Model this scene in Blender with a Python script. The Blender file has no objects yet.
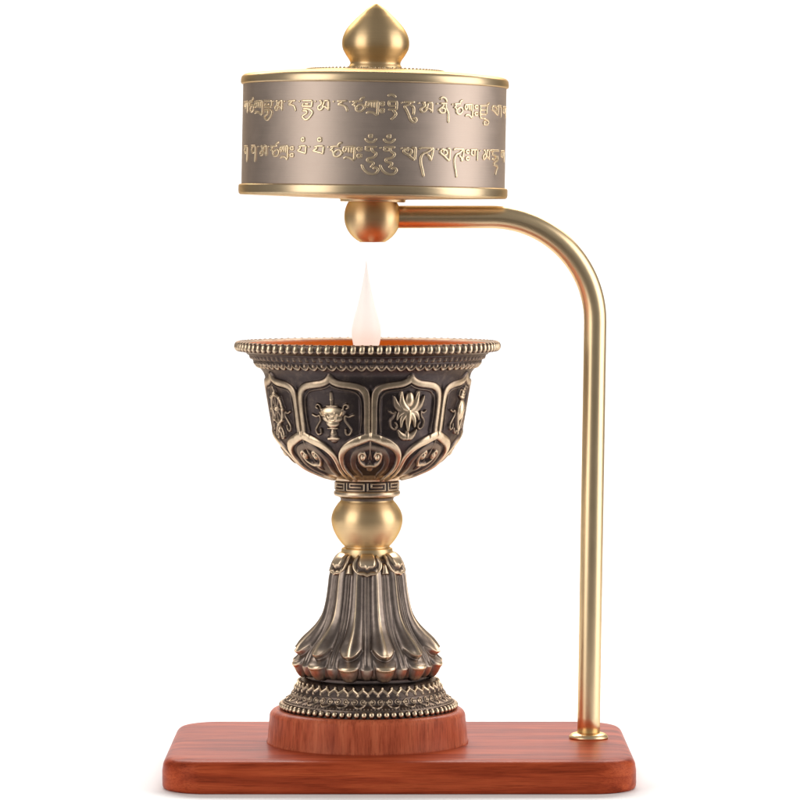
import bpy, math, random
import numpy as np

# ------------------------------------------------------------------ camera, world, lamps, exposure
# Lengths below are in "u" (0.4 mm); world origin = goblet axis on the table top.
S = 0.0004
R = math.radians
sc = bpy.context.scene
CAM_X, CAM_D, CAM_H = 32.5, 3730.0, 551.0
cam_d = bpy.data.cameras.new("camera")
cam = bpy.data.objects.new("camera", cam_d)
sc.collection.objects.link(cam)
cam.location = (CAM_X * S, -CAM_D * S, CAM_H * S)
cam.rotation_euler = (R(90), 0, 0)
cam_d.sensor_width = 36.0
cam_d.lens = 36.0 * 3730.0 / 800.0
cam_d.shift_y = -178.0 / 800.0
cam_d.clip_start = 0.01
cam_d.clip_end = 100.0
sc.camera = cam

w = bpy.data.worlds.new("World")
sc.world = w
w.use_nodes = True
bg = w.node_tree.nodes["Background"]
bg.inputs[0].default_value = (1.0, 0.97, 0.95, 1)
bg.inputs[1].default_value = 0.24

sc.view_settings.view_transform = 'Standard'
sc.view_settings.look = 'None'
sc.view_settings.exposure = 0.0
sc.view_settings.gamma = 1.0


def lamp(name, loc, target, sx, sy, power, color=(1, 1, 1), spread=180):
    d = bpy.data.lights.new(name, 'AREA')
    d.shape = 'RECTANGLE'
    d.size = sx * S
    d.size_y = sy * S
    d.energy = power
    d.spread = R(spread)
    d.color = color
    o = bpy.data.objects.new(name, d)
    sc.collection.objects.link(o)
    from mathutils import Vector
    a = Vector(loc) * S
    b = Vector(target) * S
    o.location = a
    o.rotation_euler = (b - a).to_track_quat('-Z', 'Y').to_euler()
    return o


def around(az, dist, z):   # azimuth from the camera direction, + = right
    return (dist * math.sin(R(az)), -dist * math.cos(R(az)), z)


lamp("softbox_left", around(-52, 1700, 700), (0, 0, 450), 1100, 2100, 2.8, (1.0, 0.95, 0.89))
lamp("softbox_right", around(80, 1700, 700), (0, 0, 450), 1400, 2100, 3.8, (1.0, 0.96, 0.92))
lamp("softbox_back", (0, 1850, 1900), (0, 250, 0), 3000, 900, 5.0, (1.0, 0.98, 0.96), 100)
lamp("backdrop_light", (0, 1300, 2000), (0, 2400, 400), 2400, 500, 2.6, (1, 1, 1), 120)

# ------------------------------------------------------------------ helpers
C = sc.collection


def link(o, parent=None):
    C.objects.link(o)
    if parent is not None:
        o.parent = parent
    return o


def thing(name, label, cat, loc=(0, 0, 0), rot=(0, 0, 0)):
    o = bpy.data.objects.new(name, None)
    o.empty_display_size = 0.02
    link(o)
    o.location = (loc[0] * S, loc[1] * S, loc[2] * S)
    o.rotation_euler = rot
    o["label"] = label
    o["category"] = cat
    return o


def mesh_obj(name, V, F, mat, parent=None, attrs=None, smooth=True, off=(0, 0, 0)):
    """V (n,3) in u (world), F (m,4) or list of polygons."""
    me = bpy.data.meshes.new(name)
    V = (np.asarray(V, float) - np.asarray(off, float)) * S
    if isinstance(F, np.ndarray):
        n, k = F.shape
        me.vertices.add(len(V))
        me.vertices.foreach_set("co", V.astype(np.float32).ravel())
        me.loops.add(n * k)
        me.loops.foreach_set("vertex_index", F.astype(np.int32).ravel())
        me.polygons.add(n)
        me.polygons.foreach_set("loop_start", np.arange(0, n * k, k, dtype=np.int32))
        me.update(calc_edges=True)
    else:
        me.from_pydata([tuple(v) for v in V], [], F)
    me.polygons.foreach_set("use_smooth", [smooth] * len(me.polygons))
    if attrs:
        for an, av in attrs.items():
            a = me.attributes.new(an, 'FLOAT', 'POINT')
            a.data.foreach_set("value", np.asarray(av, np.float32).ravel())
    me.materials.append(mat)
    me.update()
    o = bpy.data.objects.new(name, me)
    return link(o, parent)


def resample(prof, step):
    """profile [(r,z)...] -> evenly spaced points by arc length, with Catmull smoothing off (polyline)."""
    P = np.array(prof, float)
    d = np.hypot(*np.diff(P, axis=0).T)
    s = np.concatenate([[0], np.cumsum(d)])
    n = max(2, int(s[-1] / step) + 1)
    t = np.linspace(0, s[-1], n)
    return np.stack([np.interp(t, s, P[:, 0]), np.interp(t, s, P[:, 1])], 1), t


def smooth_prof(prof, k=8):
    """Catmull-Rom through the profile points."""
    P = np.array(prof, float)
    out = []
    n = len(P)
    for i in range(n - 1):
        p0, p1, p2, p3 = P[max(i - 1, 0)], P[i], P[i + 1], P[min(i + 2, n - 1)]
        for j in range(k):
            t = j / k
            out.append(0.5 * ((2 * p1) + (-p0 + p2) * t + (2 * p0 - 5 * p1 + 4 * p2 - p3) * t * t
                              + (-p0 + 3 * p1 - 3 * p2 + p3) * t ** 3))
    out.append(P[-1])
    return np.array(out)


def revolve(name, prof, mat, parent, n=96, center=(0, 0), h=None, polish=None, off=(0, 0, 0), smooth=True):
    """surface of revolution; prof (m,2) ordered top->bottom on the outside. h(m,n): relief along the outward normal."""
    P = np.asarray(prof, float)
    m = len(P)
    T = np.gradient(P, axis=0)
    L = np.hypot(T[:, 0], T[:, 1]) + 1e-9
    N = np.stack([-T[:, 1] / L, T[:, 0] / L], 1)      # top->bottom: outward normal
    th = np.arange(n) * 2 * math.pi / n                # th=0 faces the camera, + = right
    H = np.zeros((m, n)) if h is None else h
    r = P[:, 0:1] + N[:, 0:1] * H
    z = P[:, 1:2] + N[:, 1:2] * H
    X = center[0] + r * np.sin(th)[None, :]
    Y = center[1] - r * np.cos(th)[None, :]
    Z = z + 0 * X
    V = np.stack([X, Y, Z], -1).reshape(-1, 3)
    i = np.arange(m - 1)[:, None]
    j = np.arange(n)[None, :]
    j2 = (j + 1) % n
    F = np.stack([i * n + j, (i + 1) * n + j, (i + 1) * n + j2, i * n + j2], -1).reshape(-1, 4)
    at = None if polish is None else {"polish": polish}
    return mesh_obj(name, V, F, mat, parent, at, smooth, off)


def sm(a, b, x):
    t = np.clip((x - a) / (b - a), 0, 1)
    return t * t * (3 - 2 * t)


def stamp(H, U, Vv, pts, rad, hgt, power=0.5):
    """raise H by a rounded stroke along the polyline. rad: one radius or one per point."""
    pts = np.array(pts, float)
    rads = np.full(len(pts), rad, float) if np.isscalar(rad) else np.array(rad, float)
    if len(pts) == 1:
        pts = np.vstack([pts, pts + 1e-4]); rads = np.array([rads[0], rads[0]])
    for a, b, ra, rb in zip(pts[:-1], pts[1:], rads[:-1], rads[1:]):
        rm = max(ra, rb)
        u0, u1 = min(a[0], b[0]) - rm, max(a[0], b[0]) + rm
        v0, v1 = min(a[1], b[1]) - rm, max(a[1], b[1]) + rm
        M = (U > u0) & (U < u1) & (Vv > v0) & (Vv < v1)
        if not M.any():
            continue
        u, v = U[M], Vv[M]
        d = b - a
        t = np.clip(((u - a[0]) * d[0] + (v - a[1]) * d[1]) / (d @ d + 1e-9), 0, 1)
        dist = np.hypot(u - a[0] - t * d[0], v - a[1] - t * d[1])
        rr = ra + (rb - ra) * t
        q = np.clip(1 - (dist / rr) ** 2, 0, 1) ** power
        H[M] = np.maximum(H[M], hgt * q * (rr / rm) ** 0.5)
    return H


def blob(H, U, Vv, c, ru, rv, hgt, ang=0.0, power=0.5):
    du, dv = U - c[0], Vv - c[1]
    ca, sa = math.cos(ang), math.sin(ang)
    a, b = (du * ca + dv * sa) / ru, (-du * sa + dv * ca) / rv
    q = np.clip(1 - a * a - b * b, 0, 1) ** power
    np.maximum(H, hgt * q, out=H)
    return H


def curvy(pts, k=6):
    return smooth_prof(pts, k)


def tube(name, path, rad, mat, parent, n=32, caps=True, off=(0, 0, 0)):
    P = np.array(path, float)
    T = np.gradient(P, axis=0)
    T /= np.linalg.norm(T, axis=1)[:, None]
    ref = np.array([0, 1.0, 0])
    V = []
    for p, t in zip(P, T):
        a = np.cross(t, ref); a /= np.linalg.norm(a)
        b = np.cross(a, t)
        for k in range(n):
            ph = 2 * math.pi * k / n
            V.append(p + rad * (math.cos(ph) * a + math.sin(ph) * b))
    F = []
    m = len(P)
    for i in range(m - 1):
        for j in range(n):
            j2 = (j + 1) % n
            F.append((i * n + j, i * n + j2, (i + 1) * n + j2, (i + 1) * n + j))
    if caps:
        F.append(tuple(range(n - 1, -1, -1)))
        F.append(tuple((m - 1) * n + k for k in range(n)))
    return mesh_obj(name, V, F, mat, parent, off=off)


def ellipsoids(name, items, mat, parent, off=(0, 0, 0), nu=12, nv=8, pol=None):
    """items: (center, (a,b,c), azimuth, lean) with axes tangential, radial, up."""
    VV, FF, PP = [], [], []
    ph = np.arange(nu) * 2 * math.pi / nu
    la = np.linspace(-math.pi / 2, math.pi / 2, nv + 1)
    base = np.stack([np.outer(np.cos(la), np.cos(ph)), np.outer(np.cos(la), np.sin(ph)),
                     np.outer(np.sin(la), np.ones(nu))], -1).reshape(-1, 3)
    f = []
    for i in range(nv):
        for j in range(nu):
            j2 = (j + 1) % nu
            f.append((i * nu + j, i * nu + j2, (i + 1) * nu + j2, (i + 1) * nu + j))
    f = np.array(f)
    for k, (c, ax, az, lean) in enumerate(items):
        tang = np.array([math.cos(az), math.sin(az), 0])
        rad = np.array([math.sin(az), -math.cos(az), 0])
        up = np.array([0, 0, 1.0])
        up2 = up * math.cos(lean) + tang * math.sin(lean)
        tg2 = tang * math.cos(lean) - up * math.sin(lean)
        V = np.array(c) + base[:, 0:1] * ax[0] * tg2 + base[:, 1:2] * ax[1] * rad + base[:, 2:3] * ax[2] * up2
        VV.append(V)
        FF.append(f + k * len(base))
        out = np.clip(base[:, 1] * 0.9 + 0.35 * base[:, 2] * 0 + 0.25, 0, 1)
        PP.append(out if pol is None else pol(base))
    return mesh_obj(name, np.vstack(VV), np.vstack(FF), mat, parent, {"polish": np.concatenate(PP)}, off=off)


# ------------------------------------------------------------------ materials
def new_mat(name):
    m = bpy.data.materials.new(name)
    m.use_nodes = True
    nt = m.node_tree
    b = nt.nodes["Principled BSDF"]
    return m, nt, b


def N(nt, typ, **kw):
    n = nt.nodes.new(typ)
    for k, v in kw.items():
        setattr(n, k, v)
    return n


def mapped_noise(nt, scale3, detail=4, rough=0.55, nscale=1.0, rot=(0, 0, 0)):
    tc = N(nt, 'ShaderNodeTexCoord')
    mp = N(nt, 'ShaderNodeMapping')
    mp.inputs['Scale'].default_value = [s / S for s in scale3]
    mp.inputs['Rotation'].default_value = rot
    nt.links.new(tc.outputs['Object'], mp.inputs[0])
    no = N(nt, 'ShaderNodeTexNoise')
    no.inputs['Scale'].default_value = nscale
    no.inputs['Detail'].default_value = detail
    no.inputs['Roughness'].default_value = rough
    nt.links.new(mp.outputs[0], no.inputs['Vector'])
    return no


def ramp(nt, src, stops):
    r = N(nt, 'ShaderNodeValToRGB')
    e = r.color_ramp.elements
    while len(e) < len(stops):
        e.new(0.5)
    for i, (p, c) in enumerate(stops):
        e[i].position = p
        e[i].color = (*c, 1)
    nt.links.new(src, r.inputs[0])
    return r


def brass(name, col, rough=0.3, spread=0.06, brushed=(0.01, 0.01, 1.2), bump=0.12, tint=0.12, aniso=0.0, edge=(0.86, 0.70, 0.52)):
    """satin metal turned on a lathe: very fine rings around the axis."""
    m, nt, b = new_mat(name)
    no = mapped_noise(nt, brushed, 3, 0.6)
    no2 = mapped_noise(nt, (0.05, 0.05, 0.05), 4, 0.6)
    c2 = [c * (1 - tint) for c in col]
    mixf = N(nt, 'ShaderNodeMath', operation='ADD')
    nt.links.new(no.outputs[0], mixf.inputs[0]); nt.links.new(no2.outputs[0], mixf.inputs[1])
    hf = N(nt, 'ShaderNodeMath', operation='MULTIPLY'); hf.inputs[1].default_value = 0.5
    nt.links.new(mixf.outputs[0], hf.inputs[0])
    rp = ramp(nt, hf.outputs[0], [(0.3, c2), (0.7, col)])
    nt.links.new(rp.outputs[0], b.inputs['Base Color'])
    b.inputs['Metallic'].default_value = 1
    b.inputs['Specular Tint'].default_value = (*edge, 1)
    if aniso:
        tg = N(nt, 'ShaderNodeTangent', direction_type='RADIAL', axis='Z')
        nt.links.new(tg.outputs[0], b.inputs['Tangent'])
        b.inputs['Anisotropic'].default_value = aniso
        b.inputs['Anisotropic Rotation'].default_value = 0.25
    mr = N(nt, 'ShaderNodeMapRange')
    mr.inputs[1].default_value = 0.3; mr.inputs[2].default_value = 0.7
    mr.inputs[3].default_value = rough - spread; mr.inputs[4].default_value = rough + spread
    nt.links.new(hf.outputs[0], mr.inputs[0])
    nt.links.new(mr.outputs[0], b.inputs['Roughness'])
    bp = N(nt, 'ShaderNodeBump'); bp.inputs['Strength'].default_value = bump
    bp.inputs['Distance'].default_value = 0.2 * S
    nt.links.new(no.outputs[0], bp.inputs['Height'])
    nt.links.new(bp.outputs[0], b.inputs['Normal'])
    return m


def antique(name, dark=(0.080, 0.064, 0.064), mid=(0.27, 0.205, 0.160), bright=(0.82, 0.65, 0.46), r0=0.42, r1=0.30):
    """brass blackened with patina, rubbed back to metal on the raised parts (attribute polish)."""
    m, nt, b = new_mat(name)
    at = N(nt, 'ShaderNodeAttribute', attribute_name="polish")
    no = mapped_noise(nt, (0.12, 0.12, 0.12), 6, 0.65)
    ma = N(nt, 'ShaderNodeMath', operation='MULTIPLY_ADD')
    ma.inputs[1].default_value = 0.60; ma.inputs[2].default_value = -0.30
    nt.links.new(no.outputs[0], ma.inputs[0])
    ad = N(nt, 'ShaderNodeMath', operation='ADD'); ad.use_clamp = True
    nt.links.new(at.outputs['Fac'], ad.inputs[0]); nt.links.new(ma.outputs[0], ad.inputs[1])
    rp = ramp(nt, ad.outputs[0], [(0.0, dark), (0.42, mid), (0.90, bright)])
    b.inputs['Specular Tint'].default_value = (0.80, 0.68, 0.56, 1)
    nt.links.new(rp.outputs[0], b.inputs['Base Color'])
    b.inputs['Metallic'].default_value = 1
    mr = N(nt, 'ShaderNodeMapRange')
    mr.inputs[3].default_value = r0; mr.inputs[4].default_value = r1
    nt.links.new(ad.outputs[0], mr.inputs[0])
    nt.links.new(mr.outputs[0], b.inputs['Roughness'])
    fine = mapped_noise(nt, (0.9, 0.9, 0.9), 3, 0.6)
    bp = N(nt, 'ShaderNodeBump'); bp.inputs['Strength'].default_value = 0.18
    bp.inputs['Distance'].default_value = 0.3 * S
    nt.links.new(fine.outputs[0], bp.inputs['Height'])
    nt.links.new(bp.outputs[0], b.inputs['Normal'])
    return m


def wood(name, grain, cols, rough=0.36, rot=(0, 0, 0), pore=None, coat=0.04):
    m, nt, b = new_mat(name)
    g1 = mapped_noise(nt, grain, 5, 0.6, 1.0, rot)
    g1.inputs['Distortion'].default_value = 0.6
    g2 = mapped_noise(nt, [g * 5 for g in grain] if pore is None else pore, 4, 0.65, 1.0, rot)
    rp = ramp(nt, g1.outputs[0], [(0.30, cols[0]), (0.48, cols[1]), (0.66, cols[2])])
    rp2 = ramp(nt, g2.outputs[0], [(0.36, (0.62, 0.56, 0.52)), (0.52, (1, 1, 1))])
    mx = N(nt, 'ShaderNodeMix', data_type='RGBA', blend_type='MULTIPLY')
    mx.inputs['Factor'].default_value = 0.8
    nt.links.new(rp.outputs[0], mx.inputs['A']); nt.links.new(rp2.outputs[0], mx.inputs['B'])
    nt.links.new(mx.outputs['Result'], b.inputs['Base Color'])
    b.inputs['Roughness'].default_value = rough
    b.inputs['Specular IOR Level'].default_value = 0.055
    b.inputs['Coat Weight'].default_value = coat
    b.inputs['Coat Roughness'].default_value = 0.25
    bp = N(nt, 'ShaderNodeBump'); bp.inputs['Strength'].default_value = 0.25
    bp.inputs['Distance'].default_value = 0.5 * S
    nt.links.new(g2.outputs[0], bp.inputs['Height'])
    nt.links.new(bp.outputs[0], b.inputs['Normal'])
    return m


M_pole = brass("pole_brass", (0.88, 0.69, 0.43), 0.34, 0.02, (0.3, 0.3, 0.02), 0.0, 0.05, 0.0, (0.70, 0.53, 0.34))
M_finial = brass("finial_brass", (0.84, 0.62, 0.35), 0.41, 0.03, (0.01, 0.01, 1.2), 0.08, 0.10, 0.65, (0.62, 0.45, 0.27))
M_rimbrass = brass("band_brass", (0.76, 0.60, 0.39), 0.36, 0.04, (0.01, 0.01, 1.2), 0.06, 0.10, 0.5, (0.62, 0.45, 0.28))
M_drum = brass("drum_bronze", (0.545, 0.45, 0.39), 0.50, 0.05, (0.02, 0.02, 1.6), 0.2, 0.16)
M_text = brass("inscription_brass", (0.92, 0.75, 0.52), 0.40, 0.03, (0.5, 0.5, 0.5), 0.05)
M_ant = antique("antique_bronze")
M_antbell = antique("antique_bronze_bell", dark=(0.13, 0.105, 0.10), mid=(0.34, 0.28, 0.24))
M_wood = wood("red_wood_board", (0.005, 0.045, 0.09), [(0.21, 0.031, 0.012), (0.38, 0.062, 0.023), (0.52, 0.102, 0.037)],
              pore=(0.03, 0.8, 1.1), rough=0.32, coat=0.0)
M_block = wood("red_wood_block", (0.10, 0.05, 0.010), [(0.36, 0.074, 0.036), (0.51, 0.118, 0.056), (0.62, 0.17, 0.082)],
               0.38, (0, R(14), 0), pore=(0.6, 0.3, 0.03))

M_lining, nt, b = new_mat("orange_copper_lining")
b.inputs['Base Color'].default_value = (0.66, 0.135, 0.008, 1)
b.inputs['Specular IOR Level'].default_value = 0.1
b.inputs['Roughness'].default_value = 0.7

M_flame, nt, b = new_mat("flame_silicone")
b.inputs['Base Color'].default_value = (0.84, 0.86, 0.84, 1)
b.inputs['Roughness'].default_value = 0.45
tc = N(nt, 'ShaderNodeTexCoord'); sp = N(nt, 'ShaderNodeSeparateXYZ')
nt.links.new(tc.outputs['Object'], sp.inputs[0])
mr = N(nt, 'ShaderNodeMapRange')
mr.inputs[1].default_value = 420 * S; mr.inputs[2].default_value = 500 * S
nt.links.new(sp.outputs[2], mr.inputs[0])
rp = ramp(nt, mr.outputs[0], [(0.0, (0.98, 0.97, 0.84)), (0.5, (0.97, 1.0, 0.95)), (1.0, (1.0, 0.97, 0.94))])
nt.links.new(rp.outputs[0], b.inputs['Emission Color'])
b.inputs['Emission Strength'].default_value = 0.43

M_white, nt, b = new_mat("white_paper_backdrop")
b.inputs['Base Color'].default_value = (0.93, 0.93, 0.93, 1)
b.inputs['Roughness'].default_value = 0.85
b.inputs['Specular IOR Level'].default_value = 0.1

M_table, nt, b = new_mat("grey_table")
no = mapped_noise(nt, (0.01, 0.01, 0.01), 5, 0.6)
rp = ramp(nt, no.outputs[0], [(0.3, (0.10, 0.095, 0.09)), (0.7, (0.14, 0.13, 0.125))])
nt.links.new(rp.outputs[0], b.inputs['Base Color'])
b.inputs['Roughness'].default_value = 0.7

# ------------------------------------------------------------------ setting: white sweep (table running up into the backdrop)
W = 1750
pts = [(-420, 0), (0, 0), (1600, 0)]
for k in range(1, 13):
    a = math.pi / 2 * k / 12
    pts.append((1600 + 900 * math.sin(a), 900 - 900 * math.cos(a)))
pts.append((2500, 1900))
V = []; F = []
for i, (y, z) in enumerate(pts):
    V += [(-W, y, z), (W, y, z)]
    if i:
        F.append((2 * i - 2, 2 * i - 1, 2 * i + 1, 2 * i))
o = mesh_obj("backdrop", V, F, M_white)
o["kind"] = "structure"
o = mesh_obj("table", [(-6000, -6000, -4), (6000, -6000, -4), (6000, 6000, -4), (-6000, 6000, -4)], [(0, 1, 2, 3)], M_table, smooth=False)
o["kind"] = "structure"

# ------------------------------------------------------------------ wooden stand
stand = thing("lamp_stand", "red wooden board with round block and a brass pole bending over into a ball-ended arm",
              "lamp stand", (0, 0, 0))


def rounded_rect(x0, x1, y0, y1, r, n=14):
    out = []
    for cx, cy, a0 in ((x1 - r, y1 - r, 0), (x0 + r, y1 - r, 90), (x0 + r, y0 + r, 180), (x1 - r, y0 + r, 270)):
        for k in range(n + 1):
            a = R(a0 + 90 * k / n)
            out.append((cx + r * math.cos(a), cy + r * math.sin(a)))
    return out


def board():
    X0, X1, Y0, Y1, rc = -199, 262.5, -141, 160, 44
    T = 32.0
    rings = [(3.0, 0.0), (1.0, 1.0), (0.2, 3.0), (0, 6), (0, 18), (0.6, 21.5)]
    for k in range(1, 9):
        a = R(90 * k / 8)
        rings.append((0.6 + 9.5 * (1 - math.cos(a)), 21.5 + 9.8 * math.sin(a)))
    rings.append((14, 31.85)); rings.append((20, T))
    V, F = [], []
    m = None
    for ins, z in rings:
        o = rounded_rect(X0 + ins, X1 - ins, Y0 + ins, Y1 - ins, rc - ins * 0.9)
        m = len(o)
        V += [(x, y, z) for x, y in o]
    for i in range(len(rings) - 1):
        for j in range(m):
            j2 = (j + 1) % m
            F.append((i * m + j, i * m + j2, (i + 1) * m + j2, (i + 1) * m + j))
    F.append(tuple(range(m - 1, -1, -1)))
    F.append(tuple((len(rings) - 1) * m + k for k in range(m)))
    return mesh_obj("board", V, F, M_wood, stand)


board()
blk = [(100.6, 31.0), (100.9, 33.5), (100.0, 34.5), (99.2, 45), (98.0, 56)]
for k in range(1, 9):
    a = R(90 * k / 8)
    blk.append((98.0 - 7.5 * (1 - math.cos(a)), 57.5 + 7.5 * math.sin(a)))
blk += [(60, 65.0), (0.01, 65.0)]
revolve("round_block", np.array(blk[::-1]), M_block, stand, 160)

PX, PY = 222.0, 20.0
fl = [(11.0, 38.2), (16.5, 37.0), (19.2, 34.6), (19.6, 33.0), (19.0, 31.7)]
revolve("flange", smooth_prof(fl, 4), M_pole, stand, 64, (PX, PY))
path = []
for X in np.linspace(6, 124, 14):
    path.append((X, PY * (X - 5) / 224, 556.0))
for k in range(1, 30):
    a = R(89 * k / 30)
    X = 124 + 104.8 * math.sin(a)
    path.append((X, PY * (X - 5) / 224, 556 - 104.8 * (1 - math.cos(a))))
for z in np.linspace(450, 31.5, 20):
    path.append((PX + (228.8 - PX) * (z - 32) / 420, PY, z))
tube("bent_pole", path, 11.3, M_pole, stand, 40)
# ball at the end of the arm, cut flat underneath, with a short pin the drum turns on
BX, BZ, BR = 5.0, 556.5, 28.3
bp_ = [(0.01, BZ + 27.6)]
for k in range(0, 41):
    a = R(75 - (75 + 61) * k / 40)
    bp_.append((BR * math.cos(a), BZ + BR * math.sin(a)))
bp_ += [(12.5, BZ - 25.6), (0.01, BZ - 25.8)]
revolve("arm_ball", np.array(bp_), M_finial, stand, 96, (BX, 0))
revolve("spindle_pin", np.array([(0.01, BZ + 36), (9, BZ + 35.5), (9.6, BZ + 24)]), M_finial, stand, 40, (BX, 0))

# ------------------------------------------------------------------ prayer wheel drum (spins on the ball, leans a degree)
LEAN = R(1.05)
wheel = thing("prayer_wheel", "wide bronze drum with raised Tibetan letters and bulb finial on top of the brass arm",
              "prayer wheel", (BX, 0, BZ), (0, LEAN, 0))
W0 = (0, 0, 0)   # drum parts are modelled around the drum's own axis, z measured from the ball's centre
Z0 = BZ


def dz(prof):
    return np.array([(r, z - Z0) for r, z in prof], float)


RB = 131.7
revolve("drum_body", resample(dz([(RB, 687.2), (RB, 586.0)]), 6)[0], M_drum, wheel, 360)
lid = [(24.0, 703.4), (60, 702.4), (72, 701.7), (100, 699.6), (120, 697.9), (129.4, 696.6), (132.9, 694.4), (133.9, 691.5),
       (134.0, 688.6), (133.6, 687.2), (132.4, 686.4), (130.5, 686.3)]
revolve("lid", smooth_prof(dz(lid), 5), M_rimbrass, wheel, 240)
bot = [(130.5, 587.0), (133.2, 586.6), (134.4, 585.4), (134.6, 582.0), (134.4, 578.6), (133.2, 576.9), (129, 576.2),
       (90, 575.2), (40, 573.9), (33, 573.4), (32.4, 571.4), (28, 571.0), (0.01, 571.0)]
revolve("bottom_plate", smooth_prof(dz(bot), 5), M_rimbrass, wheel, 240)
fin = [(0.01, 769.4), (2.6, 768.5), (9.3, 764.2), (14.6, 759.2), (20.2, 754), (28.0, 745.3), (31.8, 738.6), (33.6, 731.6), (33.1, 724.6), (29.9, 718.2),
       (26.4, 713), (25.1, 709.4), (26.6, 706.0), (27.0, 703.5)]
revolve("finial", smooth_prof(dz(fin), 6), M_finial, wheel, 96)
items = []
for k in range(96):
    a = 2 * math.pi * k / 96
    items.append(((68 * math.sin(a), -68 * math.cos(a), 702.2 - Z0), (1.5, 1.5, 1.3), a, 0))
for k in range(48):
    a = 2 * math.pi * k / 48
    items.append(((29.5 * math.sin(a), -29.5 * math.cos(a), 703.8 - Z0), (1.5, 1.5, 1.3), a, 0))
ellipsoids("lid_beading", items, M_rimbrass, wheel, nu=8, nv=6)

# ---- raised letters: x 0..1 across the letter, y in u below the head line
MA = [[(.12, .4), (.42, 0)], [(.55, .2), (1, 0)], [(.94, 0), (.94, 9.8)], [(.3, .2), (.36, 3.4), (.08, 6.0), (.14, 8.8), (.36, 8.6), (.5, 6.0),
      (.4, 3.8)], [(.46, 6.2), (.68, 6.0), (.94, 8.4)], [(.62, .3), (.56, 3.0), (.5, 5.2)]]
RA = [[(0, .5), (.95, 0)], [(.55, .2), (.42, 2), (.12, 3.6), (.5, 4.2), (.8, 5.8), (.97, 10.4)]]
BHRU = [[(0, 0), (1, 0)], ((.97, 0), (.92, 5.8), (.04, 5.4), (.2, 2.4)), [(.3, 1.9), (.36, 3.2), (.7, 3.2)],
        [(.05, 10), (.48, 10.2), (.46, 12.6), (.08, 15.6), (.5, 18.6), (.98, 12.6), (.9, 9.8), (.6, 8.2), (.1, 8)]]
TSA = [[(.0, 1), (.35, .2), (.8, 0)], [(.3, .5), (.16, 3.2), (-.02, 4)], [(.12, 3.8), (.3, 5.6), (.34, 8.8), (.65, 10), (.95, 7),
       (.8, 3.6), (.5, 4.4), (.36, 7)], [(.62, 0), (.74, -2.6), (1, -3.6)]]
KRA = [[(0, 1), (.5, .3), (.97, 0)], [(.2, .6), (.04, 3), (.16, 5.4), (.32, 3.4), (.3, .6)], [(.52, .5), (.5, 6.4)],
       [(.74, .4), (.72, 6.8)], [(.96, 0), (.93, 7), (.92, 13.4)], ((.06, 11.8), (.3, 10.2), (.6, 11.0), (.92, 13.6))]
VIS = [[(.5 + .5 * math.cos(t), 2.3 + 1.5 * math.sin(t)) for t in np.linspace(0, 6.28, 10)],
       [(.5 + .5 * math.cos(t), 9.0 + 1.5 * math.sin(t)) for t in np.linspace(0, 6.28, 10)]]
TSHEG = [[(.35, .3), (.6, 1.5)]]
HE = [[(0, -5.2), (.4, -6.8), (.85, -4.2)], [(.05, 0), (1, 0)], [(.15, 0), (.22, 4), (.92, 3.8)], ((.93, 0), (.9, 7.6), (.08, 8)),
      [(.5, 8), (.86, 11.5), (.72, 14.5), (.35, 17.5)]]
DU = [[(0, 1.4), (.12, 0), (.85, 0)], [(.5, 0), (.35, 2.6), (.02, 4.2), (.18, 7.5), (.4, 13), (.55, 17.4), (.82, 19.4), (1, 17.4),
      (.88, 15), (.7, 16.6)], [(.5, 3), (.75, 5), (.78, 9.5), (.72, 12.5)]]
NI = [[(.15, -3), (.3, -5.6), (.58, -4.4), (.72, -1)], [(.15, .5), (.75, .3)], [(.45, .4), (.4, 3), (.08, 6.4), (.25, 9.5),
      (.56, 8.6), (.5, 5.2), (.15, 5.4)], [(.62, .6), (.66, 5), (.84, 10), (.87, 19)]]
DZU = [[(0, 1), (.9, .3)], [(.75, 0), (1, -2.6)], [(.1, 1), (.08, 11.8), (.42, 13)], [(.1, 5), (.66, 4.8)], [(.72, 1), (.7, 9)],
       [(.1, 9.3), (.7, 9)], [(.42, 13), (.9, 15.4), (.86, 18.6), (.5, 19), (.45, 16.6), (.7, 15.6)]]
THA = [[(.05, .6), (.02, 3.4), (.3, 5), (.46, 3), (.34, .8), (.05, .6)], [(.2, 5), (.6, 8.8)], [(.62, 0), (.6, 9)], [(.5, 0), (1, 0)],
       [(.95, 0), (.95, 11)]]
GA = [[(0, 0), (.95, 0)], [(.3, 0), (.1, 4), (.45, 6.6), (.85, 4)], [(.85, 0), (.85, 8), (.8, 15.5)]]
PAM = [[(.6 + .17 * math.cos(t), -6.2 + 1.7 * math.sin(t)) for t in np.linspace(0, 6.28, 11)],
       [(.08, 1), (.5, .2)], ((.38, .4), (.34, 2.8), (.0, 4.6), (.9, 7.2), (.97, 0)), [(.3, 0), (1, 0)]]
HUM = [[(.5 + .1 * math.cos(t), -10.3 + 1.2 * math.sin(t)) for t in np.linspace(0, 6.28, 9)],
       [(.14, -8), (.3, -5.4), (.5, -4.4), (.7, -5.2), (.88, -8.2)], [(.14, .4), (.9, 0)], [(.25, .5), (.22, 3), (.5, 3.6)],
       [(.55, .4), (.62, 4), (.86, 6.4), (.74, 9.8), (.34, 11.6), (.36, 14), (.7, 15.4), (.64, 18), (.5, 20)],
       [(-.04, 17), (.08, 21.5), (.4, 25.6), (.78, 26), (1, 22.6), (.86, 19.8), (.66, 21.4)]]
PHA = [[(0, 1.2), (.4, .4)], [(.62, 0), (1, 0)], [(.95, 0), (.9, 12)], [(.12, 1), (.02, 4.2), (.34, 6.8), (.6, 9.4), (.9, 12)],
       [(.3, 6.6), (.64, 5.4), (.6, 2.4), (.34, 1.4), (.3, 4)]]
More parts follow.
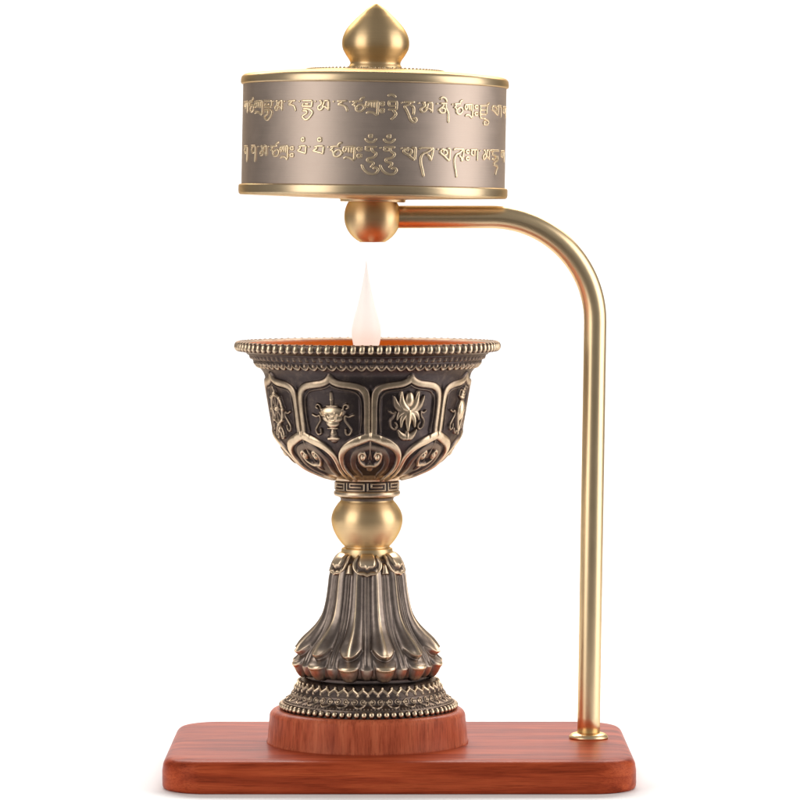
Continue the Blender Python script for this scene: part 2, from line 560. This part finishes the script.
TA = [((.03, 1.6), (.15, 0), (1, 0)), ((.97, 0), (.9, 6), (.8, 12), (.72, 8), (.5, 6.2)), [(.9, .6), (.56, 4), (.3, 5.6), (.16, 10),
      (.18, 16), (.28, 22), (.36, 28)]]
TTRA = [[(0, 0), (1, 0)], [(.45, 0), (.2, 3.6), (.68, 5.6), (.5, 8.8), (.2, 8)], [(.8, 5), (.86, 9), (.4, 13.4), (.86, 15.6),
        (.7, 20), (.6, 24)]]
KA = [[(0, .4), (.95, 0)], [(.28, .4), (.06, 4), (.46, 6)], [(.54, .3), (.5, 6.4)], [(.9, 0), (.86, 11)]]
ROW1 = [(KA, -77.5, -71), (TSA, -70, -63.8), (KRA, -63.4, -55.6), (BHRU, -54.8, -49), (TSHEG, -48.6, -47.8), (MA, -47.4, -42.4),
        (TSHEG, -41.4, -40.6), (RA, -39.6, -34.8), (TSHEG, -33.4, -32.6), (BHRU, -32, -26.6), (TSHEG, -25.6, -24.8),
        (MA, -24.4, -18.9), (TSHEG, -17.4, -16.6), (RA, -15.6, -10.8), (TSHEG, -10.1, -9.4), (TSA, -9.0, -3.6), (KRA, -3.4, 2.2),
        (VIS, 2.9, 4.5), (HE, 5.8, 10.1), (TSHEG, 11.6, 12.3), (DU, 13.0, 18.4), (TSHEG, 19, 19.7), (MA, 19.9, 25.7),
        (TSHEG, 27.4, 28.1), (NI, 28.2, 34.2), (TSHEG, 35, 35.7), (TSA, 36, 41.2), (KRA, 42, 47.2), (VIS, 48.3, 50.6),
        (DZU, 51.5, 59.2), (THA, 61.4, 72.5), (KA, 75, 83)]
ROW2 = [(GA, -76, -70.2), (GA, -66, -60.8), (TSHEG, -59.4, -58.6), (MA, -57.6, -52), (TSHEG, -51, -50.2), (TSA, -49.6, -43.8),
        (KRA, -43.6, -38.6), (VIS, -37.6, -35.6), (PAM, -33.8, -29.2), (TSHEG, -28.2, -27.4), (PAM, -26.1, -20.9),
        (TSHEG, -19.4, -18.6), (TSA, -18.3, -12.8), (KRA, -12.7, -7.3), (VIS, -6.4, -4.6), (HUM, -4.3, 2.4), (TSHEG, 3, 3.6),
        (HUM, 3.4, 10.2), (TSHEG, 11.8, 12.5), (PHA, 13.0, 18.6), (TA, 19.6, 26.6), (TSHEG, 28, 28.7), (PHA, 29.6, 34.8),
        (TA, 36, 42.3), (VIS, 43.4, 45.4), (KA, 46, 51.2), (TSHEG, 52.2, 52.9), (MA, 54.3, 60), (TTRA, 60.4, 70), (KA, 73, 80)]


def inscription():
    VV, FF, base = [], [], 0
    prof = [(-1.0, -0.3), (-0.84, 0.72), (-0.5, 0.93), (0.0, 0.97), (0.5, 0.93), (0.84, 0.72), (1.0, -0.3)]
    nprof = len(prof)
    for rowz, row in ((667.6, ROW1), (623.6, ROW2)):
        zz = rowz - Z0
        allg = []
        for turn in (0, 180):
            for g, a, b_ in row:
                allg.append((g, a + turn, b_ + turn))
        for g, a, b_ in allg:
            wd = R(b_ - a) * RB
            for st in g:
                P = np.array([(R(a) * RB + x * wd, zz - y) for x, y in st], float)
                if len(P) > 2 and isinstance(st, list):
                    P = smooth_prof(P, 4)
                L = np.concatenate([[0], np.cumsum(np.hypot(*np.diff(P, axis=0).T))])
                nn = max(3, int(L[-1] / 0.9) + 1)
                t = np.linspace(0, L[-1], nn)
                P = np.stack([np.interp(t, L, P[:, 0]), np.interp(t, L, P[:, 1])], 1)
                T = np.gradient(P, axis=0)
                T /= np.hypot(T[:, 0], T[:, 1])[:, None] + 1e-9
                Q = np.stack([-T[:, 1], T[:, 0]], 1)
                # flat nib: wider where the stroke runs down, thinner where it runs across
                wdt = 1.04 + 0.34 * np.abs(T[:, 1]) + 0.1 * T[:, 0] * -T[:, 1]
                tip = np.minimum(1, 0.55 + np.minimum(t, L[-1] - t) / 2.0)
                if L[-1] < 2.5:
                    wdt, tip = wdt * 0 + 1.15, tip * 0 + 1
                wdt = wdt * tip
                hh = 1.05 * tip
                for s_, h_ in prof:
                    q = P + Q * (s_ * wdt)[:, None]
                    rr = RB + h_ * hh
                    th = q[:, 0] / RB
                    VV.append(np.stack([rr * np.sin(th), -rr * np.cos(th), q[:, 1]], 1))
                idx = lambda s, i: base + s * nn + i
                for s in range(nprof - 1):
                    for i in range(nn - 1):
                        FF.append((idx(s, i), idx(s, i + 1), idx(s + 1, i + 1), idx(s + 1, i)))
                base += nprof * nn
    mesh_obj("inscription", np.vstack(VV), np.array(FF), M_text, wheel)


inscription()

# ------------------------------------------------------------------ goblet (butter lamp)
gob = thing("butter_lamp", "ornate antique bronze goblet with lotus panels and a white flame on the round wooden block",
            "butter lamp", (0, 0, 65))
G = (0, 0, 65)


def zf(y, r):        # height of a point seen at photo row y on the front of radius r
    return 551 - (y - 222) * (3730 - r) / 3730


# --- bowl wall with eight lobed panels
bowl_prof = [(121, 420.5), (117, 417.2), (115, 414.5), (111.5, 409.5), (106, 403.6), (103.2, 399), (100.4, 388), (97.8, 373), (95.4, 359),
             (93.6, 349), (92.2, 341), (89.0, 334), (84.5, 326.8), (79.0, 320.2), (72, 313.0), (64, 307.2), (55, 302.8), (46, 299.2),
             (39, 297.2), (35.4, 295.6), (34.2, 294.0)]
bp2, bt = resample(smooth_prof(bowl_prof, 8), 0.42)
NB = 1536
th = np.arange(NB) * 2 * math.pi / NB
PH0 = R(2.3)
rr_, zz_ = bp2[:, 0], bp2[:, 1]
# front-row coordinate of every ring
vrow = 222 + (551 - zz_) * 3730 / (3730 - rr_)
HB = np.zeros((len(bp2), NB))
PB = np.zeros((len(bp2), NB))
sect = R(45)
NP = NB // 8
phi = (np.arange(NP) + 0.5) / NP * sect - sect / 2          # one panel, centred
Upan = np.repeat((phi * 97.0)[None, :], len(bp2), 0)         # half width 38
Vpan = np.repeat(vrow[:, None], NP, 1)
HWD = 97.0 * sect / 2


def both(pts):
    return [pts, [(-x, y) for x, y in pts]]


def panel_common():
    H = np.zeros_like(Upan)
    # broad frame: ogee arch, shoulders, sides running down to the lower petals
    outer = curvy([(0, 377.5), (3, 380.8), (9, 383.6), (18, 385.0), (26, 386.8), (32, 391.0), (34.6, 399), (35.2, 412), (35.0, 425),
                   (35.4, 434)], 6)
    inner = curvy([(0, 385.2), (4, 387.6), (10, 389.4), (19, 390.8), (25, 393.5), (28.6, 400), (29.4, 412), (29.0, 422), (27.6, 432)], 6)
    for p in both(outer):
        stamp(H, Upan, Vpan, p, 3.7, 2.7, 0.26)
    for p in both(inner):
        stamp(H, Upan, Vpan, p, 1.0, 1.5)
    # lower petals sit on the seams: broad band falling to the panel's middle
    band = curvy([(HWD + 1, 435.6), (33, 437.6), (25, 440.6), (17, 443.8), (10, 448.2), (5, 454), (3.0, 461.0), (3.6, 469), (7, 478)], 6)
    for p in both(band):
        stamp(H, Upan, Vpan, p, [4.4] * 14 + list(np.linspace(4.4, 2.2, len(p) - 14)), 3.3, 0.27)
    # curls beside the seam and the middle rib of the petal
    for sgn in (1, -1):
        c0 = sgn * HWD
        q = [(c0, 438), (c0, 450), (c0 - sgn * 1.5, 458)]
        stamp(H, Upan, Vpan, q, 1.2, 2.2)
        curl = curvy([(c0 - sgn * 0.5, 464.5), (c0 - sgn * 6.5, 464.5), (c0 - sgn * 12, 460.5), (c0 - sgn * 12.4, 454.0),
                      (c0 - sgn * 8.0, 451.6), (c0 - sgn * 5.4, 455.0), (c0 - sgn * 8.4, 457.6)], 6)
        stamp(H, Upan, Vpan, curl, 1.8, 2.9)
        blob(H, Upan, Vpan, (c0 - sgn * 8.4, 456.2), 3.3, 3.3, 4.2)
        blob(H, Upan, Vpan, (c0, 467.5), 4.6, 3.6, 2.4)
        stamp(H, Upan, Vpan, [(c0, 461), (c0 - sgn * 4, 466), (c0, 470)], 0.9, 1.5)
        # raised ledge round the hollow of the petal
        stamp(H, Upan, Vpan, curvy([(c0 - sgn * 15, 475), (c0 - sgn * 20.5, 468), (c0 - sgn * 20.5, 459), (c0 - sgn * 13, 450.5), (c0, 446.5)], 5), 3.6, 1.9, 0.3)
    return H


def ribbons(H, x0, y0, s=1.0):
    for sg in (1, -1):
        p = curvy([(sg * (x0 + 9), y0), (sg * (x0 + 4.5), y0 + 1.8), (sg * (x0 + 1.2), y0 + .8), (sg * (x0 + .2), y0 + 5), (sg * (x0 + 3.6), y0 + 10),
                   (sg * (x0 + 6.6), y0 + 15), (sg * (x0 + 4.4), y0 + 19.5), (sg * (x0 + .8), y0 + 18.4), (sg * (x0 + .6), y0 + 14.5)], 5)
        stamp(H, Upan, Vpan, p, 1.4, 3.0)


def sym_vase(H):
    stamp(H, Upan, Vpan, [(0, 393), (0, 398)], [1.4, 2.0], 3.2)
    blob(H, Upan, Vpan, (0, 399.5), 2.2, 1.6, 3.4)
    stamp(H, Upan, Vpan, [(0, 400), (0, 405)], 1.9, 2.9)
    stamp(H, Upan, Vpan, [(-5, 406.0), (5, 406.0)], 1.2, 3.1)
    blob(H, Upan, Vpan, (0, 409.5), 5.2, 3.6, 3.6)
    blob(H, Upan, Vpan, (0, 412.6), 14.2, 6.8, 5.2, power=0.5)
    blob(H, Upan, Vpan, (0, 417.6), 11.6, 6.6, 5.2, power=0.5)
    blob(H, Upan, Vpan, (0, 423.0), 7.6, 5.6, 4.8)
    for sg in (1, -1):     # draped collar and curled handles
        stamp(H, Upan, Vpan, curvy([(0, 420.5), (sg * 3.5, 419.5), (sg * 6, 414.5), (sg * 9.2, 415), (sg * 11.4, 411.6)], 5), 0.8, 6.2)
        stamp(H, Upan, Vpan, curvy([(0, 416.5), (sg * 2.5, 415.6), (sg * 4, 412.5)], 5), 0.7, 6.4)
        stamp(H, Upan, Vpan, curvy([(sg * 8.6, 412.4), (sg * 11, 409.6), (sg * 12.4, 405.6), (sg * 15.4, 404.6), (sg * 16.6, 407.4),
                                    (sg * 14.6, 408.6)], 5), 1.2, 3.0)
    stamp(H, Upan, Vpan, [(-5.4, 428.4), (5.4, 428.4)], 0.9, 3.4)
    stamp(H, Upan, Vpan, [(0, 429), (0, 433.0)], [2.6, 4.2], 3.4)
    stamp(H, Upan, Vpan, [(-5.4, 438.2), (5.4, 438.2)], [1.6, 1.6], 3.4)
    stamp(H, Upan, Vpan, [(0, 433), (0, 437.5)], [3.6, 5.4], 2.8)
    ribbons(H, 12.5, 415)


def sym_lotus(H):
    def petal(pts, rmax, h):
        p = curvy(pts, 6)
        t = np.linspace(0, 1, len(p))
        stamp(H, Upan, Vpan, p, list(np.interp(t, [0, .25, .6, 1], [rmax * .7, rmax * 1.1, rmax * .95, 1.2])), h)
    for sg in (1, -1):
        petal([(sg * 1, 411), (sg * 7.5, 409.6), (sg * 12.6, 404.5), (sg * 15.6, 396.4)], 4.2, 3.2)
        petal([(sg * 1, 410), (sg * 5.0, 406.5), (sg * 7.6, 400.6), (sg * 8.6, 391.6)], 4.0, 4.2)
        petal([(0, 411.5), (sg * 5.4, 412.0), (sg * 9.6, 414.6), (sg * 11.6, 419.6)], 3.2, 3.4)
        petal([(sg * .4, 412), (sg * 4.2, 415.6), (sg * 6.6, 420), (sg * 7.4, 427)], 3.2, 3.9)
        petal([(0, 437), (sg * 4, 436.6), (sg * 7.4, 434), (sg * 10, 430)], 3.6, 3.4)
        p = curvy([(sg * 19.5, 411.5), (sg * 16.4, 413.4), (sg * 13.6, 412.2), (sg * 15.0, 417), (sg * 18.2, 421), (sg * 17.4, 427), (sg * 13.4, 429.4),
                   (sg * 11.2, 426), (sg * 13.4, 422.6)], 5)
        stamp(H, Upan, Vpan, p, 1.4, 2.6)
    blob(H, Upan, Vpan, (0, 400.0), 5.0, 8.6, 5.2)
    petal([(0, 411), (0, 417), (0, 424), (0, 431)], 3.8, 4.8)
    stamp(H, Upan, Vpan, [(0, 429), (0, 437.5)], [1.6, 3.0], 3.6)


def sym_wheel(H):
    ring = [(12.0 * math.cos(t), 411 + 14.0 * math.sin(t)) for t in np.linspace(0, 2 * math.pi, 40)]
    stamp(H, Upan, Vpan, ring, 2.3, 3.6)
    ring2 = [(4.0 * math.cos(t), 411 + 4.4 * math.sin(t)) for t in np.linspace(0, 2 * math.pi, 20)]
    stamp(H, Upan, Vpan, ring2, 1.0, 3.0)
    blob(H, Upan, Vpan, (0, 411), 3.0, 3.2, 4.6)
    for k in range(8):
        a = R(45 * k)
        stamp(H, Upan, Vpan, [(3 * math.cos(a), 411 + 3 * math.sin(a)), (11 * math.cos(a), 411 + 13 * math.sin(a))], 1.3, 2.8)
        blob(H, Upan, Vpan, (13.4 * math.cos(a), 411 + 15.8 * math.sin(a)), 2.3, 2.3, 4.4)
    stamp(H, Upan, Vpan, curvy([(0, 394.5), (1.2, 391), (0, 388.5)], 4), 1.4, 3.2)
    for sg in (1, -1):
        stamp(H, Upan, Vpan, curvy([(sg * 2, 428), (sg * 6, 431), (sg * 9, 437), (sg * 5, 439.5), (sg * 3, 435)], 5), 1.6, 3.4)
    blob(H, Upan, Vpan, (0, 432), 3.4, 4.4, 4.2)
    ribbons(H, 16, 413)


def sym_conch(H):
    blob(H, Upan, Vpan, (1, 413), 7.2, 12.5, 6.2, R(8), 0.6)
    for k in range(5):
        blob(H, Upan, Vpan, (-1.0 + 0.5 * k, 399.5 - 2.6 * k), 5.6 - k, 2.3, 4.8 - .4 * k)
    stamp(H, Upan, Vpan, curvy([(-4.5, 404), (-7.5, 411), (-5, 420), (-1.5, 428), (1, 436)], 5), 1.7, 4.2)
    stamp(H, Upan, Vpan, curvy([(5, 406), (8, 414), (5.5, 424), (2, 433)], 5), 1.3, 4.0)
    for sg in (1, -1):
        stamp(H, Upan, Vpan, curvy([(0, 433), (sg * 5, 435.5), (sg * 9, 431)], 5), 1.5, 3.0)
        stamp(H, Upan, Vpan, curvy([(sg * 2, 393), (sg * 7, 392), (sg * 8.5, 397), (sg * 6, 399)], 5), 1.1, 2.8)
    ribbons(H, 12, 412)


common = panel_common()
syms = {}
for nm, fn in (("wheel", sym_wheel), ("vase", sym_vase), ("lotus", sym_lotus), ("conch", sym_conch)):
    h0 = np.zeros_like(Upan); fn(h0)
    syms[nm] = h0
order = {-1: "vase", 0: "lotus", 1: "conch", -2: "wheel", 2: "wheel", 3: "vase", 4: "lotus", 5: "conch"}
for k in range(-2, 6):
    h0 = syms[order[k]]
    Hk = np.maximum(common, h0)
    bulge = 0.9 * np.cos(Upan / HWD * math.pi / 2)          # each panel swells a little between its seams
    amask = sm(372, 384, Vpan) * (1 - 0.7 * sm(466, 476, Vpan))
    seam = -1.3 * np.exp(-((HWD - np.abs(Upan)) / 0.9) ** 2) * (1 - sm(432, 440, Vpan)) * sm(384, 390, Vpan)
    floorp = -1.0 * (1 - sm(26.0, 29.0, np.abs(Upan))) * sm(388, 394, Vpan) * (1 - sm(434, 442, Vpan))
    Hk = Hk * 0.92 + (bulge + seam + floorp) * amask
    pol = 0.86 * np.clip(common / 2.9, 0, 1) ** 2.2
    pol = np.maximum(pol, np.clip((h0 - 0.9) / 3.6, 0, 1))
    # rubbing: worn where the surface stands above its own neighbourhood
    start = int(round(((PH0 + k * sect) % (2 * math.pi)) / (2 * math.pi) * NB))
    idx = (start + np.arange(NP)) % NB
    HB[:, idx] = Hk
    PB[:, idx] = pol
# bands under the rim: a row of small beads over a row of points
TH = np.repeat(th[None, :], len(bp2), 0)
VV_ = np.repeat(vrow[:, None], NB, 1)
f1 = np.cos(TH * 96 / 1.0)
row1 = np.exp(-((VV_ - 361.0) / 1.7) ** 2) * np.clip(0.2 + f1, 0, 1.2) * 1.5
tri = 1 - np.abs(np.sin(TH * 36)) ** 0.8
row2 = np.clip(1 - np.abs(VV_ - (370.0 - 3.8 * tri)) / 1.6, 0, 1) ** 0.6 * 1.7
row3 = np.clip(1 - np.abs(VV_ - 364.4) / 0.7, 0, 1) * 0.8
row4 = np.exp(-((VV_ - 366.8) / 1.3) ** 2) * np.clip(-np.cos(TH * 72) - 0.1, 0, 1) * 1.8
row0 = np.clip(1 - np.abs(VV_ - 357.6) / 0.8, 0, 1) * 0.7
band = np.maximum.reduce([row1, row2, row3, row4, row0])
HB += band
PB = np.maximum(PB, np.clip(np.maximum(row2, row4) / 1.7, 0, 1) * 0.75)
PB = np.maximum(PB, np.clip(row1 / 1.5, 0, 1) * 0.45)
PB = np.maximum(PB, sm(474.5, 476.5, VV_) * 0.8)
revolve("bowl", bp2, M_ant, gob, NB, h=HB, polish=PB, off=G)

# --- rim lip, gadrooned edge and lining
lip = [(120.0, 428.6), (123.0, 430.4), (127.0, 431.6), (130.2, 430.8), (130.8, 428.5), (129.6, 424.4), (125, 421.9), (121, 420.4), (119, 419.5)]
lp = smooth_prof(lip, 6)
revolve("rim", lp, M_ant, gob, 240, polish=np.full((len(lp), 240), 0.10), off=G)
items = []
for k in range(96):
    a = 2 * math.pi * (k + 0.5) / 96
    items.append(((129.2 * math.sin(a), -129.2 * math.cos(a), 427.2), (3.7, 4.2, 5.0), a, 0.12))
ellipsoids("gadroon_edge", items, M_ant, gob, off=G, nu=14, nv=12,
           pol=lambda bs: np.clip(0.05 + 1.05 * np.clip(bs[:, 1], 0, 1) ** 1.3, 0, 1))
lin = [(121.5, 429.6), (119, 427.6), (112.5, 420.5), (104.5, 410), (96.5, 400), (91, 370), (82, 345), (68, 326), (40, 316), (0.01, 313)]
revolve("copper_lining", smooth_prof(lin, 6)[::-1], M_lining, gob, 160, off=G)

# --- flame bulb
flm = [(0.01, 514.2), (0.5, 511.5), (1.5, 504), (3.6, 491.5), (6.4, 478.0), (9.6, 465.5), (12.6, 455.0), (14.7, 445.0), (14.7, 437.5), (13.2, 429.5),
       (11.6, 421), (11.0, 410), (10.8, 330)]
fo = revolve("flame_bulb", smooth_prof(flm, 8), M_flame, gob, 64, center=(-1.2, 0))

# --- meander collar
mp_ = [(34.2, 297.0), (35.0, 295.6), (34.0, 293.6), (32.0, 292.8), (31.2, 292.0), (31.2, 283.6), (31.8, 283.0), (33.0, 281.8), (33.2, 279.6),
       (32.2, 277.8), (29.0, 276.8), (26.8, 275.6), (26.2, 273.0)]
mpp, _ = resample(mp_, 0.35)
NM = 640
thm = np.arange(NM) * 2 * math.pi / NM
Um = np.repeat(((thm / (2 * math.pi) * 9) % 1 * 22.0)[None, :], len(mpp), 0)
Vm = np.repeat(mpp[:, 1][:, None], NM, 1)
HM = np.zeros_like(Um)
key = [(0.9, 291.4), (0.9, 284.4), (19.2, 284.4), (19.2, 290.9), (4.6, 290.9), (4.6, 287.6), (15.6, 287.6)]
stamp(HM, Um, Vm, key, 0.95, 1.3, 0.4)
mk = (Vm < 292.6) & (Vm > 283.0)
PMm = np.where(mk, np.clip(HM / 1.0, 0, 1) * 0.66, np.where(Vm > 276.8, 0.72, 0.2))
HM = np.where(mk, HM, 0)
revolve("meander_collar", mpp, M_ant, gob, NM, center=(-0.5, 0), h=HM, polish=PMm, off=G)

# --- polished knop
kn = [(26.0, 275.4), (26.6, 272.6), (29.6, 269.0), (33.4, 263.0), (35.4, 256.5), (35.4, 250.5), (33.4, 243.0), (29.4, 235.4), (25.0, 229.6),
      (22.8, 227.4), (22.6, 226.2), (23.8, 225.6), (25.3, 224.6), (25.8, 221.6), (25.6, 218.4), (25.0, 216.6), (24.0, 216.0)]
revolve("knop", smooth_prof(kn, 5), M_finial, gob, 96, center=(-0.5, 0), off=G)

# --- bell with twelve hooked ribs over a scalloped lip
bell = [(24.5, 217.4), (29, 214.5), (33.0, 209.5), (35.0, 203), (36.6, 196.5), (37.6, 188), (39.0, 178), (41.2, 167), (44.2, 156.0), (49.0, 145.0),
        (55.0, 136.0), (60.6, 129.5), (65.0, 124.0), (67.6, 119.0), (67.8, 115.0), (66.4, 110.0), (64.6, 104.0), (62.0, 99.5),
        (61.5, 93.0)]
bpf, bs = resample(smooth_prof(bell, 8), 0.42)
NL = 1152
thl = np.arange(NL) * 2 * math.pi / NL
f = ((thl / (2 * math.pi) * 12) % 1.0)                 # 0 = small petal (faces front), 0.5 = big rib
db = np.abs(f - 0.5)[None, :]                            # 0 at a big rib's centre
dsml = np.minimum(f, 1 - f)[None, :]                     # 0 at a small petal's centre
Zb = np.repeat(bpf[:, 1][:, None], NL, 1)
Rb = np.repeat(bpf[:, 0][:, None], NL, 1)
ww = 0.29 + 0.09 * sm(170, 125, Zb)                      # half width of the rib (fraction of a period)
endz = 119.5 + 9 * np.clip(db / 0.34, 0, 1) ** 2.2      # rounded, hooked lower end
along = sm(endz - 0.9, endz + 1.2, Zb) * (1 - sm(204, 212, Zb))
xr = np.clip(db / ww, 0, 1)
hr = np.clip(1 - xr ** 2, 0, 1) ** 0.6
rib = (2.6 + 4.4 * sm(165, 124, Zb)) * hr * along
crest = (0.8 + 1.3 * sm(160, 124, Zb)) * np.exp(-np.abs(db / 0.05) ** 1.5) * along
lines = np.exp(-((dsml - 0.07) / 0.030) ** 2) * 1.1 * sm(112, 118, Zb) * (1 - sm(206, 212, Zb))
wb = np.clip(1 - np.abs(db / 0.32) ** 2.2, 0, 1)
wsm = np.clip(1 - np.abs(dsml / 0.215) ** 2.2, 0, 1)
below = np.clip(114.5 - Zb, 0, 99)
big = np.sqrt(np.clip(wb - (below / 16.5) ** 2.2, 0, 1)) * np.where(Zb > 114.5, (1 - np.clip((Zb - 114.5) / 8.5, 0, 1)) ** 2.2, 1)
sml = np.sqrt(np.clip(wsm - (np.clip(112.8 - Zb, 0, 99) / 13.0) ** 2.2, 0, 1)) * np.where(Zb > 112.8, (1 - np.clip((Zb - 112.8) / 7, 0, 1)) ** 2.2, 1)
edge = np.exp(-((Zb - 114.6 + 1.5 * big) / 1.2) ** 2) * np.sqrt(np.clip(1 - (db / 0.3) ** 2, 0, 1))
skirt = np.sqrt(np.clip(1 - (np.clip(113.5 - Zb, 0, 99) / 13.5) ** 2.2, 0, 1)) * np.where(Zb > 113.5, (1 - np.clip((Zb - 113.5) / 7, 0, 1)) ** 2.2, 1)
HBl = rib + crest + lines + np.maximum.reduce([9.2 * big, 6.2 * sml, 3.6 * skirt]) + 0.9 * edge
PBl = np.clip(0.16 * sm(100, 104, Zb) + 0.14 * hr * along + 0.80 * np.exp(-(db / 0.045) ** 2) * along * (0.55 + 0.45 * sm(190, 130, Zb))
              + 0.20 * lines + 0.55 * edge + 0.62 * big ** 3 + 0.42 * sml ** 3
              + 0.5 * along * (1 - sm(endz, endz + 7, Zb)) * hr, 0, 1)
revolve("bell_foot", bpf, M_antbell, gob, NL, h=HBl, polish=PBl, off=G)

# --- lotus collar over the bell's shoulder: eight petals
col = [(24.6, 218.6), (28.0, 217.6), (31.6, 214.6), (34.6, 210.0), (36.4, 205.0), (37.6, 200.0), (37.6, 196.0)]
cpf, _ = resample(smooth_prof(col, 8), 0.35)
NCo = 720
thc = np.arange(NCo) * 2 * math.pi / NCo
fc = ((thc / (2 * math.pi) * 6 + 0.5) % 1.0) - 0.5       # 0 in the middle of a petal
HWC = 18.9
Uc = np.repeat((fc * 2 * HWC)[None, :], len(cpf), 0)
ZZc = np.repeat(cpf[:, 1][:, None], NCo, 1)
Dn = 218.6 - ZZc                                          # distance below the top of the collar
oh = 16.8 * np.sqrt(np.clip(1 - ((Dn - 6.5) / 12.6) ** 2, 0, 1))
oh = np.where(Dn < 6.5, 16.8 - 0.25 * (6.5 - Dn), oh)
dtip = 18.6 + np.clip(1 - np.abs(Uc) / 3.4, 0, 1) * 1.6
d_edge = np.minimum(oh - np.abs(Uc), dtip - Dn)
pet = sm(0, 1.2, d_edge)
rimc = np.exp(-((d_edge - 2.3) / 2.0) ** 2)
ih = 10.6 * np.sqrt(np.clip(1 - ((Dn - 4.5) / 8.2) ** 2, 0, 1))
ih = np.where(Dn < 4.5, 10.6 - 0.15 * (4.5 - Dn), ih)
nb = 11.4 + 2.0 * np.exp(-(Uc / 1.6) ** 2)
d_in = np.minimum(ih - np.abs(Uc), nb - Dn)
inn = sm(-0.3, 3.6, d_in) ** 0.7
us_ = (HWC - np.abs(Uc)) / (1.2 + 0.24 * np.clip(Dn - 4, 0, 20))
small = np.sqrt(np.clip(1 - us_ ** 2, 0, 1)) * sm(5, 9, Dn) * (1 - sm(16.4, 17.6, Dn))
HC = -1.6 + 1.7 * pet + 1.7 * rimc * pet + 3.0 * inn
HC = np.maximum(HC, -1.6 + 3.0 * small)
PC = np.clip(0.12 + 0.85 * rimc * pet + 1.1 * inn + 0.65 * small * (1 - pet), 0, 1)
revolve("lotus_collar", cpf, M_ant, gob, NCo, center=(0, 0), h=HC, polish=PC, off=G)

# --- lower base with zigzag and scroll bands and a string of beads
bas = [(63.5, 96.5), (66.5, 94.6), (69.0, 92.0), (71.5, 88.4), (74.4, 84.0), (76.2, 80.6), (77.0, 78.4), (78.4, 76.8), (81.4, 75.2), (84.2, 72.9),
       (85.6, 70.6), (85.8, 68.0), (86.4, 66.6), (87.5, 65.1)]
bsf, _ = resample(smooth_prof(bas, 6), 0.33)
NA = 1440
tha = np.arange(NA) * 2 * math.pi / NA
rowa = 222 + (551 - bsf[:, 1]) * 3730 / (3730 - bsf[:, 0])
Va = np.repeat(rowa[:, None], NA, 1)
THa = np.repeat(tha[None, :], len(bsf), 0)
HA = np.zeros_like(Va); PA = np.zeros_like(Va)
tri = np.abs(((THa * 46 / (2 * math.pi)) % 1) - 0.5) * 2
zig = np.clip(1 - np.abs(Va - (690.4 + 4.0 * tri)) / 2.3, 0, 1) ** 0.5
dots = np.zeros_like(Va)
ua = ((THa * 46 / (2 * math.pi)) % 1) * 10.2
for c0 in (0, 5.1, 10.2):
    blob(dots, ua, Va, (c0, 689.0 if c0 == 5.1 else 696.6), 1.5, 1.5, 1.0)
# scrolls: paired spirals, 28 round the base
us = ((THa * 28 / (2 * math.pi)) % 1) * 17.6
scr = np.zeros_like(Va)
for sgn, cx in ((1, 4.6), (-1, 13.0)):
    sp_ = [(cx + sgn * (3.6 - 2.6 * t / 8.5) * math.cos(t + math.pi), 702.4 + (3.4 - 2.4 * t / 8.5) * -math.sin(t + math.pi)) for t in np.linspace(0, 8.5, 26)]
    stamp(scr, us, Va, sp_, 0.65, 1.0)
    blob(scr, us, Va, (cx, 702.4), 1.2, 1.2, 1.2)
stamp(scr, us, Va, curvy([(1.6, 702), (4, 707), (8.8, 709), (13.6, 707), (16.0, 702)], 6), 0.6, 1.0)
fine = np.exp(-((Va - 709.8) / 0.9) ** 2) * np.clip(np.cos(THa * 150), 0, 1)
ln = np.exp(-((Va - 699.0) / 0.5) ** 2) * 0.3 + np.exp(-((Va - 711.6) / 0.6) ** 2) * 0.8
HA = 1.9 * zig + 1.5 * dots + 1.15 * np.clip(scr, 0, 1.2) + 0.8 * fine + 0.6 * ln
PA = np.clip(0.10 + 0.75 * zig + 0.7 * dots + 0.5 * scr + 0.35 * fine + 0.3 * ln, 0, 1)
revolve("foot_ring", bsf, M_ant, gob, NA, center=(1.0, 0), h=HA, polish=PA, off=G)
items = []
for k in range(74):
    a = 2 * math.pi * (k + 0.5) / 74
    items.append(((1.0 + 86.4 * math.sin(a), -86.4 * math.cos(a), 68.6), (3.15, 3.3, 3.5), a, 0.0))
ellipsoids("foot_beading", items, M_ant, gob, off=G, nu=14, nv=10,
           pol=lambda bs: np.clip(0.10 + 0.95 * np.clip(bs[:, 1] * 0.9 + bs[:, 2] * 0.35, 0, 1) ** 1.4, 0, 1))
# children made in world coordinates relative to the goblet's own origin
for ob in list(C.objects):
    if ob.parent is gob and ob.name.startswith("flame_bulb"):
        ob.location = (0, 0, -65 * S)

# small trim belongs to the piece it sits on
for child, par in (("lid_beading", "lid"), ("finial", "lid"), ("inscription", "drum_body"), ("gadroon_edge", "rim"), ("foot_beading", "foot_ring"),
                   ("spindle_pin", "arm_ball"), ("flange", "bent_pole")):
    bpy.data.objects[child].parent = bpy.data.objects[par]
